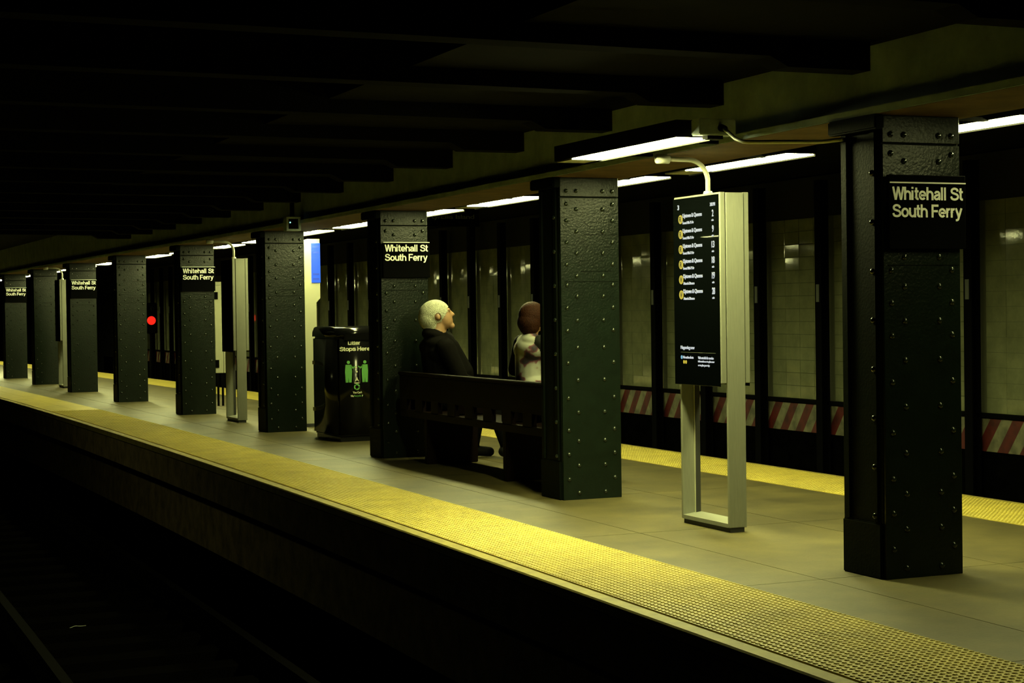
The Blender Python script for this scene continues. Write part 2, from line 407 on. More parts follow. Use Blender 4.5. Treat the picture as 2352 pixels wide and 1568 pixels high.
def girder_off(y):
    t = (y - CY[0]) / 4.17
    if t < 0: return 5.655 - 5.8
    i = min(int(t), 7); f = min(t - i, 4)
    v = RIGHT[i] + (RIGHT[i + 1] - RIGHT[i]) * f
    return v - 5.8
gird = empty('longitudinal_girder', (5.5, 8, 2.36))
gp = Matrix.Translation((-5.5, -8, -2.36))
for nm, prof, m in (('web', [(5.30, 2.385), (5.75, 2.385), (5.75, 2.915), (5.30, 2.915)], M_GIRD),
                    ('bottom_flange', [(5.27, 2.36), (5.86, 2.36), (5.86, 2.384), (5.27, 2.384)], M_SOFF)):
    o = sweep(nm, prof, m, 2, 60, 1.39, parent=gird, off=girder_off); o.matrix_local = gp
o = sweep('flange_edge', [(5.262, 2.362), (5.269, 2.362), (5.269, 2.40), (5.262, 2.40)], M_GIRD, 2, 60, 1.39, parent=gird, off=girder_off); o.matrix_local = gp
tag(gird, 'long grey-green steel girder running along the tops of the riveted columns', 'girder')

# ================================================================== COLUMNS
def rivet_mesh():
    bm = bmesh.new(); n = 10; rings = []
    for a in (0, .5, 1.0):
        rr, hh = .017 * math.cos(a), .012 * math.sin(a) / math.sin(1.25)
        rings.append([bm.verts.new((rr * math.cos(2 * math.pi * k / n), -hh, rr * math.sin(2 * math.pi * k / n))) for k in range(n)])
    top = bm.verts.new((0, -.0135, 0))
    for A, B in zip(rings, rings[1:]):
        for k in range(n): bm.faces.new((A[k], A[(k + 1) % n], B[(k + 1) % n], B[k]))
    for k in range(n): bm.faces.new((rings[-1][k], rings[-1][(k + 1) % n], top))
    me = bm_mesh('rivet', bm, True); me.materials.append(M_RIVET); return me
RIV = rivet_mesh()
OUT = [2.166, 2.045, 1.885, 1.725, 1.573, 1.407, 1.24, 1.003, .746, .51, .334, .151]
INN = [2.128, 1.964, 1.805, 1.64, 1.49, 1.314, 1.115, .877, .64, .43, .25, .05]
CW, CD = .48, .37
def column(n, label, sign):
    x0, y = RIGHT[n] - CW, CY[n]
    t = empty('riveted_column', (x0, y, 0)); tag(t, label, 'column', 'riveted columns down the platform')
    boxes('shaft', [((.0, .014, 0), (CW, CD, 2.36))], M_COLUMN, t, .004, seg=1)
    boxes('face_plate', [((.004, 0, .0), (CW - .002, .0145, 2.212))], M_PLATE, t, .002, seg=1)
    boxes('gusset_plate', [((.004, 0, 2.222), (CW - .002, .0145, 2.36))], M_PLATE, t, .002, seg=1)
    boxes('capital', [((-.06, -.03, 2.285), (-.002, CD + .03, 2.36))], M_COLUMN, t, .008)
    boxes('side_channel', [((-.014, .05, .29), (-.0, .09, 2.285)), ((-.014, CD - .07, .29), (0, CD - .03, 2.285))], M_COLUMN, t)
    boxes('base_shoe', [((-.016, .02, 0), (0, CD - .01, .283))], M_COLUMN, t, .006)
    boxes('seam', [((.03, -.003, 1.597), (CW - .01, 0, 1.601)), ((.17, -.003, 1.672), (CW - .07, 0, 1.677)), ((.2, -.002, 1.94), (CW - .01, 0, 1.944))], M_COLUMN, t)
    pts = []
    for z in OUT: pts += [(.052, z), (.425, z)]
    for z in INN: pts += [(.132, z), (.346, z)]
    pts += [(.346, 2.262), (.425, 2.262), (.052, 2.262), (.132, 2.262)]
    pts = [p for p in pts if not (sign and 1.66 < p[1] < 2.04)]
    if n < 6:
        for a, z in pts: mobj('rivet', RIV, None, t, (a, 0, z))
        for z in [.2 + .25 * i for i in range(9)]:
            o = mobj('rivet', RIV, None, t, (-.014, .07, z + .12)); o.rotation_euler = (0, 0, -math.pi / 2)
    else:
        bm = bmesh.new()
        for a, z in pts: cyl(bm, (a, 0, z), (a, -.012, z), .016, .008, 6)
        o = mobj('rivets', bm_mesh('rivets', bm), M_RIVET, t); o['kind'] = 'stuff'
    return t
CL = ['nearest and tallest dark riveted column, right of the pale display kiosk',
      'dark green riveted column without a sign between the bench and the display kiosk',
      'dark riveted column with a station sign, behind the white-haired seated man',
      'dark riveted column without a sign beside the black litter bin and blue panel',
      'dark riveted column with a station sign left of the distant display kiosk',
      'distant riveted column without a sign beside the red glow on the far wall',
      'distant riveted column with a station sign just right of the farthest display kiosk',
      'distant plain column just left of the farthest display kiosk',
      'farthest dark column with a station sign at the left picture edge']
for n in range(9): column(n, CL[n], n % 2 == 0)
# ---- station signs
SL = ['black Whitehall St South Ferry sign on the nearest column, largest of its kind',
      'black Whitehall St South Ferry sign above the white-haired man',
      'black Whitehall St South Ferry sign on the column left of the distant kiosk',
      'small distant Whitehall St South Ferry sign right of the farthest kiosk',
      'farthest and dimmest Whitehall St South Ferry sign at the left edge']
for i, n in enumerate((0, 2, 4, 6, 8)):
    t = empty('station_name_sign', (RIGHT[n] - CW, CY[n] - .016, 1.66))
    tag(t, SL[i], 'sign', 'station name signs on columns')
    dz = .02 if n == 0 else .06
    boxes('panel', [((.012, -.026, 0 + dz), (CW + .004, .0, .375 + dz - (.045 if n else 0)))], M_SIGNB, t, .003, seg=1)
    boxes('white_rule', [((.016, -.0285, .332 + dz), (CW + .003, -.026, .339 + dz))], M_SIGNW, t)
    place_text('lettering', '', (.030, -.0275, .248 + dz), 0, 0, M_SIGNW, t, mesh=stroke_text('Whitehall St', .432, .066))
    place_text('lettering', '', (.030, -.0275, .160 + dz), 0, 0, M_SIGNW, t, mesh=stroke_text('South Ferry', .424, .066))

# ================================================================== LAMPS
def fixture(name, x, y, z, L, endL, label, group, width=.2, arm=(-.345, -.1), lens=None):
    """open-bottom fluorescent strip: black housing, glowing lens, white end cover"""
    t = empty(name, (x, y, z)); tag(t, label, 'light fixture', group)
    w = width / 2; lens = lens or M_LENS
    boxes('housing', [((-w - .012, -.015, .012), (w + .012, L + endL + .015, .11))], M_HOUSE, t)
    boxes('lens', [((-w, 0, .005), (w, L, .0118))], lens, t)
    boxes('added_shade_lip', [((w + .003, -.015, -.004), (w + .011, L + endL + .015, .012))], M_HOUSE, t)  # lip added to cut grazing light on the upper far wall
    boxes('end_cover', [((-w, L + .012, .004), (w, L + endL, .0118))], M_ENDW, t)
    boxes('end_cap', [((-w + .03, L + .002, .0), (w - .03, L + .012, .0118))], M_HOUSE, t)
    xa, xb = arm
    for yb in (.27, L - .27): boxes('bracket', [((xa, yb - .02, .007), (xb, yb + .02, .027))], M_HOUSE, t)
    return t
k = 0
names = ['first', 'second', 'third', 'fourth', 'fifth', 'sixth', 'seventh', 'eighth', 'ninth', 'tenth', 'eleventh', 'twelfth', '13th', '14th', '15th', '16th', '17th', '18th', '19th', '20th', '21st', '22nd', '23rd', '24th', '25th', '26th']
for b in range(-1, 12):
    for j, ys in enumerate((9.49, 11.42)):
        y = ys + 4.17 * b
        if y < 7 or y > 57: continue
        xo = 6.06 + (girder_off(y + .7) * .8 if y > 24 else 0)
        fixture('fluorescent_fixture', xo, y, 2.355, 1.32, .31,
                'glowing fluorescent strip in the row beyond the columns, %s from the right' % names[k], 'fluorescent strips beyond the column row', arm=(5.853 + girder_off(y + .7) - xo, -.1))
        k += 1
fixture('fluorescent_fixture', 4.87, 8.75, 2.355, 1.40, .24, 'glowing fluorescent strip on the near side above the display kiosk, under a grey box', 'fluorescent strips on the near side', arm=(.1, 5.265 + girder_off(9.4) - 4.87), lens=M_LENSN)

fixture('fluorescent_fixture', 6.06, 5.32, 2.355, 1.32, .31, 'dim added fluorescent strip just beyond the right picture edge', 'fluorescent strips beyond the column row', lens=M_LENSD)  # unseen lamp added to brighten the sign on the nearest column
t = fixture('fluorescent_fixture', -1.0, 19.7, 2.355, 1.32, .31, 'fluorescent strip over the opposite platform, mirrored in the kiosk glass', 'fluorescent strips over the opposite platform', arm=(-.02, .02), lens=M_LENSD)
for yy in (.27, 1.05): tube('hanger_rod', [(0, yy, .1), (0, yy, .5)], .01, M_HOUSE, t)

# ---- junction box and conduits
t = empty('junction_box', (4.95, 8.63, 2.40)); tag(t, 'grey metal junction box with conduit at the end of the near fluorescent strip', 'junction box')
boxes('box_body', [((-.118, -.03, -.03), (.118, .07, .062))], M_BOX, t, .006)
boxes('box_neck', [((-.05, .0, -.05), (.05, .06, -.03))], M_HOUSE, t)
bm = bmesh.new(); cyl(bm, (.02, -.03, .01), (.02, -.075, 0), .022, .018, 12); mobj('conduit_fitting', bm_mesh('conduit_fitting', bm, True), M_HOUSE, t)
tube('conduit', [(.02, -.06, .005), (.01, -.10, -.01), (-.02, -.26, -.075), (-.035, -.36, -.10), (-.02, -.42, -.107), (.225, -.75, -.130), (.225, -.93, -.135)], .011, M_PIPE, t)

# ================================================================== DISPLAY KIOSKS
def make_kiosk():
    t = empty('display_kiosk', (5.44, 9.365, 0))       # local: x across, y along
    D, L = .125, .615
    boxes('leg', [((0, 0, .03), (D, .022, 2.105))], M_STEEL, t, .003, seg=1)
    lg = boxes('leg', [((0, L - .022, .03), (D, L, 2.105))], M_STEEL, t, .003, seg=1)
    boxes('inner_channel', [((.085, L - .032, .06), (.09, L - .022, .92))], M_PALE, lg)  # edge highlight on the leg put in as a pale strip
    boxes('inner_channel', [((.09, L - .034, .06), (D, L - .022, .92))], M_STEELD, lg)  # shaded inside of the channel put in as a dark strip
    bm = bmesh.new()
    v = [(0, .02, .03), (D, .02, .03), (D, L - .02, .03), (0, L - .02, .03), (0.0, .02, .055), (D, .02, .07), (D, L - .02, .07), (0.0, L - .02, .055)]
    v = [bm.verts.new(p) for p in v]
    for q in ((0, 3, 2, 1), (4, 5, 6, 7), (0, 1, 5, 4), (1, 2, 6, 5), (2, 3, 7, 6), (3, 0, 4, 7)): bm.faces.new([v[i] for i in q])
    mobj('bottom_bar', bm_mesh('bottom_bar', bm), M_STEEL, t)
    boxes('plinth', [((.012, .012, 0), (D - .012, L - .012, .03))], M_STEELD, t)
    boxes('top_bar', [((.004, .02, 2.07), (D - .004, L - .02, 2.10))], M_STEEL, t)
    boxes('core', [((.012, .03, .95), (D - .012, L - .03, 2.07))], M_STEELD, t)
    for s in (0, 1):
        xa, xb = ((-.040, -.003) if s == 0 else (D + .003, D + .040))
        sc = boxes('screen_housing', [((xa, .006, .925), (xb, L - .02, 2.108))], M_STEEL, t, .004, seg=1)
        gx = (xa - .003, xa + .002) if s == 0 else (xb - .002, xb + .003)
        gl = boxes('screen_glass', [((gx[0], .018, .905), (gx[1], L - .012, 2.096))], M_GLASS, t, .002, seg=1)
    # content of the screen that faces the near track
    X = -.0438
    def tx(s, y, z, w, h, m=M_SCRW, b=.01): return place_text('screen_text', s, (X, y - 9.365, z), w, h, m, t, 'X', b)
    tx('3', 9.905, 2.024, .02, .032, b=.03)
    tx('3:02 PM', 9.485, 2.026, .062, .022)
    zs = [1.963 - .0966 * i for i in range(6)]
    for i, (z, mn) in enumerate(zip(zs, ('2', '9', '13', '18', '19', '28'))):
        bm = bmesh.new(); cyl(bm, (X, 9.867 - 9.365, z), (X - .001, 9.867 - 9.365, z), .0285, n=24)
        d = mobj('route_disc', bm_mesh('route_disc', bm), M_SCRY, t)
        tx('R' if i < 4 else 'W', 9.880, z - .017, .026, .034, M_SCRK, .02)
        t.children[-1].matrix_local.translation.x -= .0015
        tx('Uptown & Queens', 9.838, z + .001, .248, .034, b=.012)
        tx('Forest Hills-71 Av' if i < 4 else 'Astoria-Ditmars', 9.838, z - .033, .142, .018, b=.008)
        tx(mn, 9.470 if len(mn) > 1 else 9.462, z - .002, .034 if len(mn) > 1 else .019, .042, b=.012)
        tx('min', 9.467, z - .030, .024, .013, b=.006)
    tx('Happening now', 9.884, 1.126, .180, .028)
    bm = bmesh.new(); box(bm, (X - .001, 9.436 - 9.365, 1.111), (X, 9.884 - 9.365, 1.1125)); mobj('screen_rule', bm_mesh('screen_rule', bm), M_SIGND, t)
    bm = bmesh.new(); cyl(bm, (X, 9.872 - 9.365, 1.08), (X - .001, 9.872 - 9.365, 1.08), .012, n=16); mobj('info_disc', bm_mesh('info_disc', bm), M_SCRB, t)
    tx('No active alerts', 9.852, 1.072, .133, .017)
    for dy in (0, .026):
        bm = bmesh.new(); cyl(bm, (X, 9.842 - dy - 9.365, 1.050), (X - .001, 9.842 - dy - 9.365, 1.050), .0115, n=16); mobj('route_disc', bm_mesh('route_disc', bm), M_SCRY, t)
    for i, (s, w) in enumerate((('Visit mta.info for service', .195), ('information or to plan new', .205), ('or to plan your trip', .145))):
        tx(s, 9.658, 1.072 - .0245 * i, w, .017)
    # supply pipe from the kiosk top
    bm = bmesh.new(); cyl(bm, (.065, .335, 2.10), (.065, .335, 2.135), .036, .026, 14)
    mobj('pipe_flange', bm_mesh('pipe_flange', bm, True), M_PIPE, t)
    pts = [(.065, .335, 2.12), (.065, .335, 2.21)] + arc((-.065, .335, 2.205), (1, 0, 0), (0, .12, .99), .13, .25, math.pi / 2, 7) + [(-.20, .36, 2.336)]
    tube('supply_pipe', pts, .016, M_PIPE, t, 12)
    bm = bmesh.new(); cyl(bm, (-.20, .36, 2.336), (-.285, .365, 2.336), .03, .03, 14); mobj('pipe_fitting', bm_mesh('pipe_fitting', bm, True), M_ENDW, t)
    return t
kiosk = make_kiosk()
tag(kiosk, 'tall steel double-sided display kiosk with arrival times, nearest to the camera', 'kiosk', 'display kiosks along the platform')
for dy, dx, lab in ((12.53, .065, 'distant steel display kiosk between the two riveted columns left of the litter bin'),
                    (25.1, -.21, 'farthest steel display kiosk, a thin pale upright near the left edge')):
    c = copy_tree(kiosk, None, ('screen_text', 'route_disc', 'info_disc', 'screen_rule')); c.location = (5.44 + dx, 9.365 + dy, 0); c['label'] = lab

# ================================================================== LITTER BIN
t = empty('litter_bin', (5.615, 17.95, 0)); tag(t, 'tall black litter bin printed Litter Stops Here beside a column', 'bin')
bm = bmesh.new(); bw, bd = .46, .93
box(bm, (0, 0, .05), (bw, bd, 1.13), .022, 3); mobj('body', bm_mesh('body', bm, True), M_BIN, t)
bm = bmesh.new()                                   # rounded hood
n = 14; A = []; B = []
for i in range(n + 1):
    a = math.pi * i / n
    yy = bd / 2 - (bd / 2) * math.copysign(abs(math.cos(a)) ** .45, math.cos(a)); zz = 1.13 + .115 * abs(math.sin(a)) ** .6
    A.append(bm.verts.new((-.008, yy, zz))); B.append(bm.verts.new((bw + .008, yy, zz)))
for i in range(n): bm.faces.new((A[i], A[i + 1], B[i + 1], B[i]))
bm.faces.new(A[::-1]); bm.faces.new(B); bm.faces.new((A[0], B[0], B[-1], A[-1]))
bmesh.ops.bevel(bm, geom=[e for e in bm.edges if abs(e.verts[0].co.x - e.verts[1].co.x) < .001 and max(v.co.z for v in e.verts) > 1.14], offset=.015, segments=2, affect='EDGES')
mobj('hood', bm_mesh('hood', bm, True), M_BIN, t)
boxes('deposit_flap', [((.07, -.028, 1.085), (bw - .07, 0, 1.165))], M_BIN, t, .01)
boxes('plinth', [((.03, .03, 0), (bw - .03, bd - .03, .05))], M_BIN, t)
boxes('hinge', [((-.012, bd - .08, .82), (.0, bd - .02, .86))], M_PALE, t); boxes('hinge', [((-.012, bd - .08, .3), (.0, bd - .02, .34))], M_PALE, t)
boxes('latch', [((bw - .02, -.012, .40), (bw, 0, .47))], M_PALE, t, .003)
place_text('lettering', '', (.118, -.002, 1.045), 0, 0, M_BINW, t, mesh=stroke_text('Litter', .137, .044, .2))
place_text('lettering', '', (.022, -.002, .980), 0, 0, M_BINW, t, mesh=stroke_text('Stops Here', .345, .044, .2))
def flat(name, polys, m, parent, y=-.003):
    bm = bmesh.new()
    for p in polys:
        A = [bm.verts.new((x, y, z)) for x, z in p]; B = [bm.verts.new((x, y + .003, z)) for x, z in p]
        bm.faces.new(A); bm.faces.new(B[::-1])
        for i in range(len(p)): bm.faces.new((A[i], A[(i + 1) % len(p)], B[(i + 1) % len(p)], B[i]))
    return mobj(name, bm_mesh(name, bm), m, parent)
def disc(cx_, cz, r, n=14): return [(cx_ + r * math.cos(2 * math.pi * i / n), cz + r * math.sin(2 * math.pi * i / n)) for i in range(n)]
def figure(cx_, s, w=1.):
    P = [disc(cx_, .858, .018)]
    P.append([(cx_ - .030 * w, .832), (cx_ + .030 * w, .832), (cx_ + .036 * w, .76), (cx_ + .030 * w, .64), (cx_ + .004, .64), (cx_, .70), (cx_ - .004, .64), (cx_ - .030 * w, .64), (cx_ - .036 * w, .76)])
    P.append([(cx_ + s * .026 * w, .828), (cx_ + s * .05, .806), (cx_ + s * .078, .822), (cx_ + s * .078, .808), (cx_ + s * .05, .788), (cx_ + s * .026, .80)])
    return P
flat('printed_figure', figure(.120, 1, 1.1), M_BING, t)
flat('printed_figure', figure(.305, -1, 1.0), M_BING, t)
ring = []
for k in range(3):
    a0, a1 = 2 * math.pi * k / 3 + .12, 2 * math.pi * (k + 1) / 3 - .12
    o_ = [(.213 + .034 * math.cos(a0 + (a1 - a0) * i / 5), .59 + .034 * math.sin(a0 + (a1 - a0) * i / 5)) for i in range(6)]
    i_ = [(.213 + .020 * math.cos(a0 + (a1 - a0) * i / 5), .59 + .020 * math.sin(a0 + (a1 - a0) * i / 5)) for i in range(5, -1, -1)]
    ring.append(o_ + i_)
flat('recycling_mark', ring, M_BING, t)
flat('printed_litter', [disc(.205, .80, .011), disc(.213, .755, .010), [(.19, .645), (.215, .665), (.238, .645), (.225, .672), (.212, .70), (.2, .672)], [(.186, .628), (.24, .628), (.24, .638), (.186, .638)]], M_BINW, t)
flat('printed_bin_outline', [[(.178, .63), (.182, .63), (.182, .80), (.178, .80)], [(.246, .63), (.250, .63), (.250, .80), (.246, .80)]], M_SIGND, t)
place_text('lettering', "You Can't", (.165, -.002, .520), .105, .023, M_BINW, t, bold=.02)
place_text('lettering', 'We', (.140, -.002, .482), .034, .022, M_BINW, t, bold=.02)
place_text('lettering', 'Recycle', (.180, -.002, .480), .078, .024, M_BING, t, bold=.01)
place_text('lettering', '?', (.266, -.002, .482), .014, .022, M_BINW, t, bold=.02)

# ================================================================== HELP POINT STAND, MAP PANEL, CAMERA, HANGING SIGN, SIGNAL
t = empty('help_point_stand', (6.02, 20.6, 0)); tag(t, 'pale upright stand with a glowing blue panel, behind the litter bin', 'stand')
bm = bmesh.new()
pr = [(0, .04), (.165, .04), (.165, 1.52), (.215, 1.575), (.215, 2.30), (.075, 2.30), (0, 2.268)]
A = [bm.verts.new((x, 0, z)) for x, z in pr]; B = [bm.verts.new((x, .12, z)) for x, z in pr]
bm.faces.new(A); bm.faces.new(B[::-1])
for i in range(len(pr)): bm.faces.new((A[i], A[(i + 1) % len(pr)], B[(i + 1) % len(pr)], B[i]))
mobj('body', bm_mesh('body', bm), M_PALE, t)
boxes('base', [((-.02, -.02, 0), (.185, .14, .04))], M_STEELD, t)
bp = boxes('blue_panel', [((.105, -.012, 1.765), (.219, 0, 2.25))], M_BLUE, t, .003, seg=1)
for zc in (2.205, 2.135, 1.87, 1.81):
    boxes('lettering_bar', [((.122, -.0145, zc - .012), (.205, -.012, zc + .012))], M_BLUED, bp)

t = empty('information_panel', (6.235, 26.1, 0)); tag(t, 'narrow pale upright panel with dark clips, left of the distant kiosk', 'panel')
boxes('panel', [((0, 0, .50), (.118, .03, 1.83))], M_PALE, t, .004, seg=1)
boxes('panel_cap', [((.012, -.004, 1.83), (.118, .034, 1.885))], M_PALE, t, .006)
boxes('clip', [((-.012, -.012, 1.62), (.045, .0, 1.73))], M_SIGNB, t); boxes('clip', [((-.012, -.012, .58), (.05, .0, .70))], M_SIGNB, t)
boxes('side_strip', [((.128, .01, .50), (.16, .03, .92))], M_PALE, t)
boxes('leg', [((.02, .005, 0), (.05, .025, .5))], M_SIGNB, t); boxes('leg', [((.09, .005, 0), (.12, .025, .5))], M_SIGNB, t)

t = empty('security_camera_box', (5.145, 18.2, 2.283)); tag(t, 'small square camera housing with a tiny light, hung above the left columns', 'camera')
boxes('frame', [((0, 0, 0), (.022, .12, .15)), ((.135, 0, 0), (.160, .12, .15)), ((.022, 0, 0), (.135, .12, .02)), ((.022, 0, .13), (.135, .12, .15))], M_BOX, t)
boxes('dark_window', [((.022, .02, .02), (.135, .03, .13))], M_GLASS, t)
bm = bmesh.new(); cyl(bm, (.045, .02, .09), (.045, .012, .09), .008, n=10); mobj('status_light', bm_mesh('status_light', bm), M_LED, t)
boxes('mount', [((.06, .04, .15), (.1, .08, .44))], M_HOUSE, t)

t = empty('hanging_sign', (6.25, 18.0, 2.33)); tag(t, 'unlit black hanging sign with faint lettering, right of the sign above the man', 'sign')
boxes('board', [((0, 0, 0), (1.05, .05, .23))], M_SIGNB, t)
place_text('lettering', 'Liberty/Ellis Island', (.28, -.002, .07), .71, .062, M_SIGND, t, bold=.005)
place_text('lettering', '&', (.83, -.002, .155), .05, .052, M_SIGND, t, bold=.005)
for xx in (.2, .85): tube('hanger', [(xx, .025, .23), (xx, .025, .59)], .012, M_HOUSE, t)

t = empty('track_signal', (9.75, 48.4, -1.22)); tag(t, 'glowing red track signal far down the far track', 'signal')
bm = bmesh.new(); cyl(bm, (0, 0, 0), (0, 0, 2.3), .05); mobj('post', bm_mesh('post', bm, True), M_POST, t)
boxes('signal_head', [((-.17, -.1, 2.1), (.17, .1, 2.95))], M_POST, t, .02)
bm = bmesh.new(); cyl(bm, (0, -.1, 2.46), (0, -.13, 2.46), .12, .10, 20); mobj('red_lens', bm_mesh('red_lens', bm), M_RED, t)
bm = bmesh.new(); cyl(bm, (0, -.1, 2.78), (0, -.12, 2.78), .10, .09, 20); mobj('dark_lens', bm_mesh('dark_lens', bm), M_GLASS, t)

# ---- litter on the near track bed
LT = [((2.27, 14.65), .15, 'crumpled pale paper on the dark near track bed, largest of the litter'),
      ((1.89, 15.83), .13, 'torn pale paper on the track bed at the left picture edge'),
      ((2.01, 15.17), .07, 'small paper scrap on the track bed between the larger papers'),
      ((3.06, 15.91), .05, 'tiny paper scrap on the track bed, farthest right of the litter'),
      ((1.98, 12.9), .05, 'tiny paper scrap on the track bed at the bottom edge of the picture')]
for (x, y), s, lab in LT:
    bm = bmesh.new(); bmesh.ops.create_grid(bm, x_segments=6, y_segments=6, size=s)
    for v in bm.verts:
        q = noise.noise(Vector((v.co.x * 9 + x, v.co.y * 9 + y, 3.))); v.co.z = .012 + s * .35 * (q + .5) ; v.co.x *= 1 + .2 * q; v.co.y *= .6
    ex = bmesh.ops.extrude_face_region(bm, geom=list(bm.faces))
    for v in [e for e in ex['geom'] if isinstance(e, bmesh.types.BMVert)]: v.co.z += .004
    o = mobj('paper_litter', bm_mesh('paper_litter', bm), M_PAPER, None, (x, y, -1.22)); o.rotation_euler = (0, 0, x * 3)
    tag(o, lab, 'litter', 'litter on the near track bed')

# ================================================================== BENCH
t = empty('bench', (5.5, 13.6, 0)); tag(t, 'long dark wooden bench with a high back between two riveted columns', 'bench')
Y0, Y1 = -1.50, 1.95
boxes('back_rail', [((-.045, Y0, .80), (.03, Y1, .832))], M_WOOD, t, .006)
boxes('back_board', [((-.03, Y0, .58), (.012, Y1, .80))], M_WOOD, t, .006)
boxes('seat', [((.02, Y0, .435), (.46, Y1, .47))], M_WOOD, t, .008)
boxes('seat_apron', [((.40, Y0 + .02, .35), (.44, Y1 - .02, .435))], M_WOOD, t)
boxes('rear_apron', [((-.03, Y0 + .02, .415), (.02, Y1 - .02, .478))], M_WOOD, t)
y = Y1 - .10
while y > Y0:
    boxes('back_post', [((-.03, y - .09, .47), (.012, y + .09, .585))], M_WOOD, t); y -= .415
for yy in (1.30, -.55):
    boxes('support', [((.0, yy, 0), (.50, yy + .07, .435))], M_WOOD, t, .006)
for yy in (1.9, .75, -.45, -1.45):
    boxes('armrest', [((.02, yy, .47), (.44, yy + .045, .66))], M_WOOD, t, .012)

# ================================================================== PEOPLE
def prim_mesh(bm, p):
    if p[0] == 'e':
        _, c, rad, R_, tg = p
        mm = Matrix.Translation(c) @ R_.to_4x4() @ Matrix.Diagonal((*rad, 1))
        bmesh.ops.create_icosphere(bm, subdivisions=4, radius=1, matrix=mm)
    else:
        _, a, ra, b, rb, tg = p
        a, b = Vector(a), Vector(b); d = (b - a); L = d.length; d.normalize(); u = d.orthogonal().normalized(); w = d.cross(u)
        n = 16; rings = []
        for k in range(5): t_ = math.pi / 2 * k / 4 * .98 + .03; rings.append((a - d * ra * math.cos(t_), ra * math.sin(t_)))
        for k in range(5): t_ = math.pi / 2 * (1 - k / 4 * .98) - .0; rings.append((b + d * rb * math.cos(t_), rb * max(.03, math.sin(t_))))
        V = [[bm.verts.new(c + (u * math.cos(2 * math.pi * i / n) + w * math.sin(2 * math.pi * i / n)) * r) for i in range(n)] for c, r in rings]
        for A, B in zip(V, V[1:]):
            for i in range(n): bm.faces.new((A[i], A[(i + 1) % n], B[(i + 1) % n], B[i]))
        bm.faces.new(V[0][::-1]); bm.faces.new(V[-1])
def prim_dist(p, q):
    if p[0] == 'e':
        _, c, rad, R_, tg = p
        l = R_.transposed() @ (q - Vector(c)); s = Vector((l.x / rad[0], l.y / rad[1], l.z / rad[2])).length
        return (s - 1) * min(rad)
    _, a, ra, b, rb, tg = p
    a, b = Vector(a), Vector(b); d = b - a; h = max(0, min(1, (q - a).dot(d) / d.length_squared))
    return (q - a - d * h).length - (ra + (rb - ra) * h)
def build_person(root, prims, garments, skin, voxel=.009, smooth=6):
    """one continuous body by voxel union of tapered limbs; garments and hair are offset shells over it"""
    bm = bmesh.new()
    for p in prims: prim_mesh(bm, p)
    bmesh.ops.recalc_face_normals(bm, faces=bm.faces)
    me = bpy.data.meshes.new('body'); bm.to_mesh(me); bm.free()
    o = bpy.data.objects.new('body', me); COL.objects.link(o)
    r = o.modifiers.new('r', 'REMESH'); r.mode = 'VOXEL'; r.voxel_size = voxel
    s = o.modifiers.new('s', 'SMOOTH'); s.factor = .5; s.iterations = smooth
    dg = bpy.context.evaluated_depsgraph_get(); dg.update()
    nm = bpy.data.meshes.new_from_object(o.evaluated_get(dg))
    COL.objects.unlink(o); bpy.data.objects.remove(o)
    for p in nm.polygons: p.use_smooth = True
    nm.materials.clear(); body = mobj('body', nm, skin, root)
    tags = []
    boxes_ = []
    for p in prims:
        if p[0] == 'e': c = Vector(p[1]); R_ = max(p[2])
        else: c = (Vector(p[1]) + Vector(p[3])) / 2; R_ = (Vector(p[1]) - Vector(p[3])).length / 2 + max(p[2], p[4])
        boxes_.append((c, R_))
    for f in nm.polygons:
        q = f.center; best = 9; tg = None
        for p, (c, R_) in zip(prims, boxes_):
            if (q - c).length > R_ + .06: continue
            dd = prim_dist(p, q)
            if dd < best: best = dd; tg = p[-1]
        tags.append(tg)
    for gname, tset, m, off in garments:
        bm = bmesh.new(); vm = {}
        for f, tg in zip(nm.polygons, tags):
            if tg not in tset: continue
            vs = []
            for vi in f.vertices:
                if vi not in vm:
                    v = nm.vertices[vi]; vm[vi] = bm.verts.new(v.co + v.normal * off)
                vs.append(vm[vi])
            try: bm.faces.new(vs)
            except ValueError: pass
        if not bm.faces: bm.free(); continue
        g = bpy.data.meshes.new(gname); bm.normal_update(); bm.to_mesh(g); bm.free()
        for p in g.polygons: p.use_smooth = True
        mobj(gname, g, m, root)
    return body
I3 = Matrix.Identity(3)
def hand(w, fwd, side, upv, s, tg='skin'):
    """palm, four unequal bent fingers and a thumb leaving the side of the palm"""
    w, fwd, side, upv = Vector(w), Vector(fwd).normalized(), Vector(side).normalized(), Vector(upv).normalized()
    P = [('c', w, .028 * s, w + fwd * .05 * s, .034 * s, tg), ('c', w + fwd * .03 * s + side * .02 * s, .022 * s, w + fwd * .085 * s + side * .024 * s, .018 * s, tg),
         ('c', w + fwd * .03 * s - side * .02 * s, .022 * s, w + fwd * .085 * s - side * .024 * s, .018 * s, tg)]
    for i, L in enumerate((.070, .082, .076, .058)):
        b = w + fwd * .085 * s + side * (.030 - .021 * i) * s
        m1 = b + fwd * L * .55 * s - upv * .012 * s; m2 = m1 + fwd * L * .4 * s - upv * .028 * s
        P += [('c', b, .0105 * s, m1, .0095 * s, tg), ('c', m1, .0095 * s, m2, .0085 * s, tg)]
    b = w + fwd * .025 * s + side * .03 * s; m1 = b + side * .028 * s + fwd * .03 * s - upv * .01 * s
    P += [('c', b, .014 * s, m1, .011 * s, tg), ('c', m1, .011 * s, m1 + fwd * .035 * s - upv * .012 * s, .0095 * s, tg)]
    return P

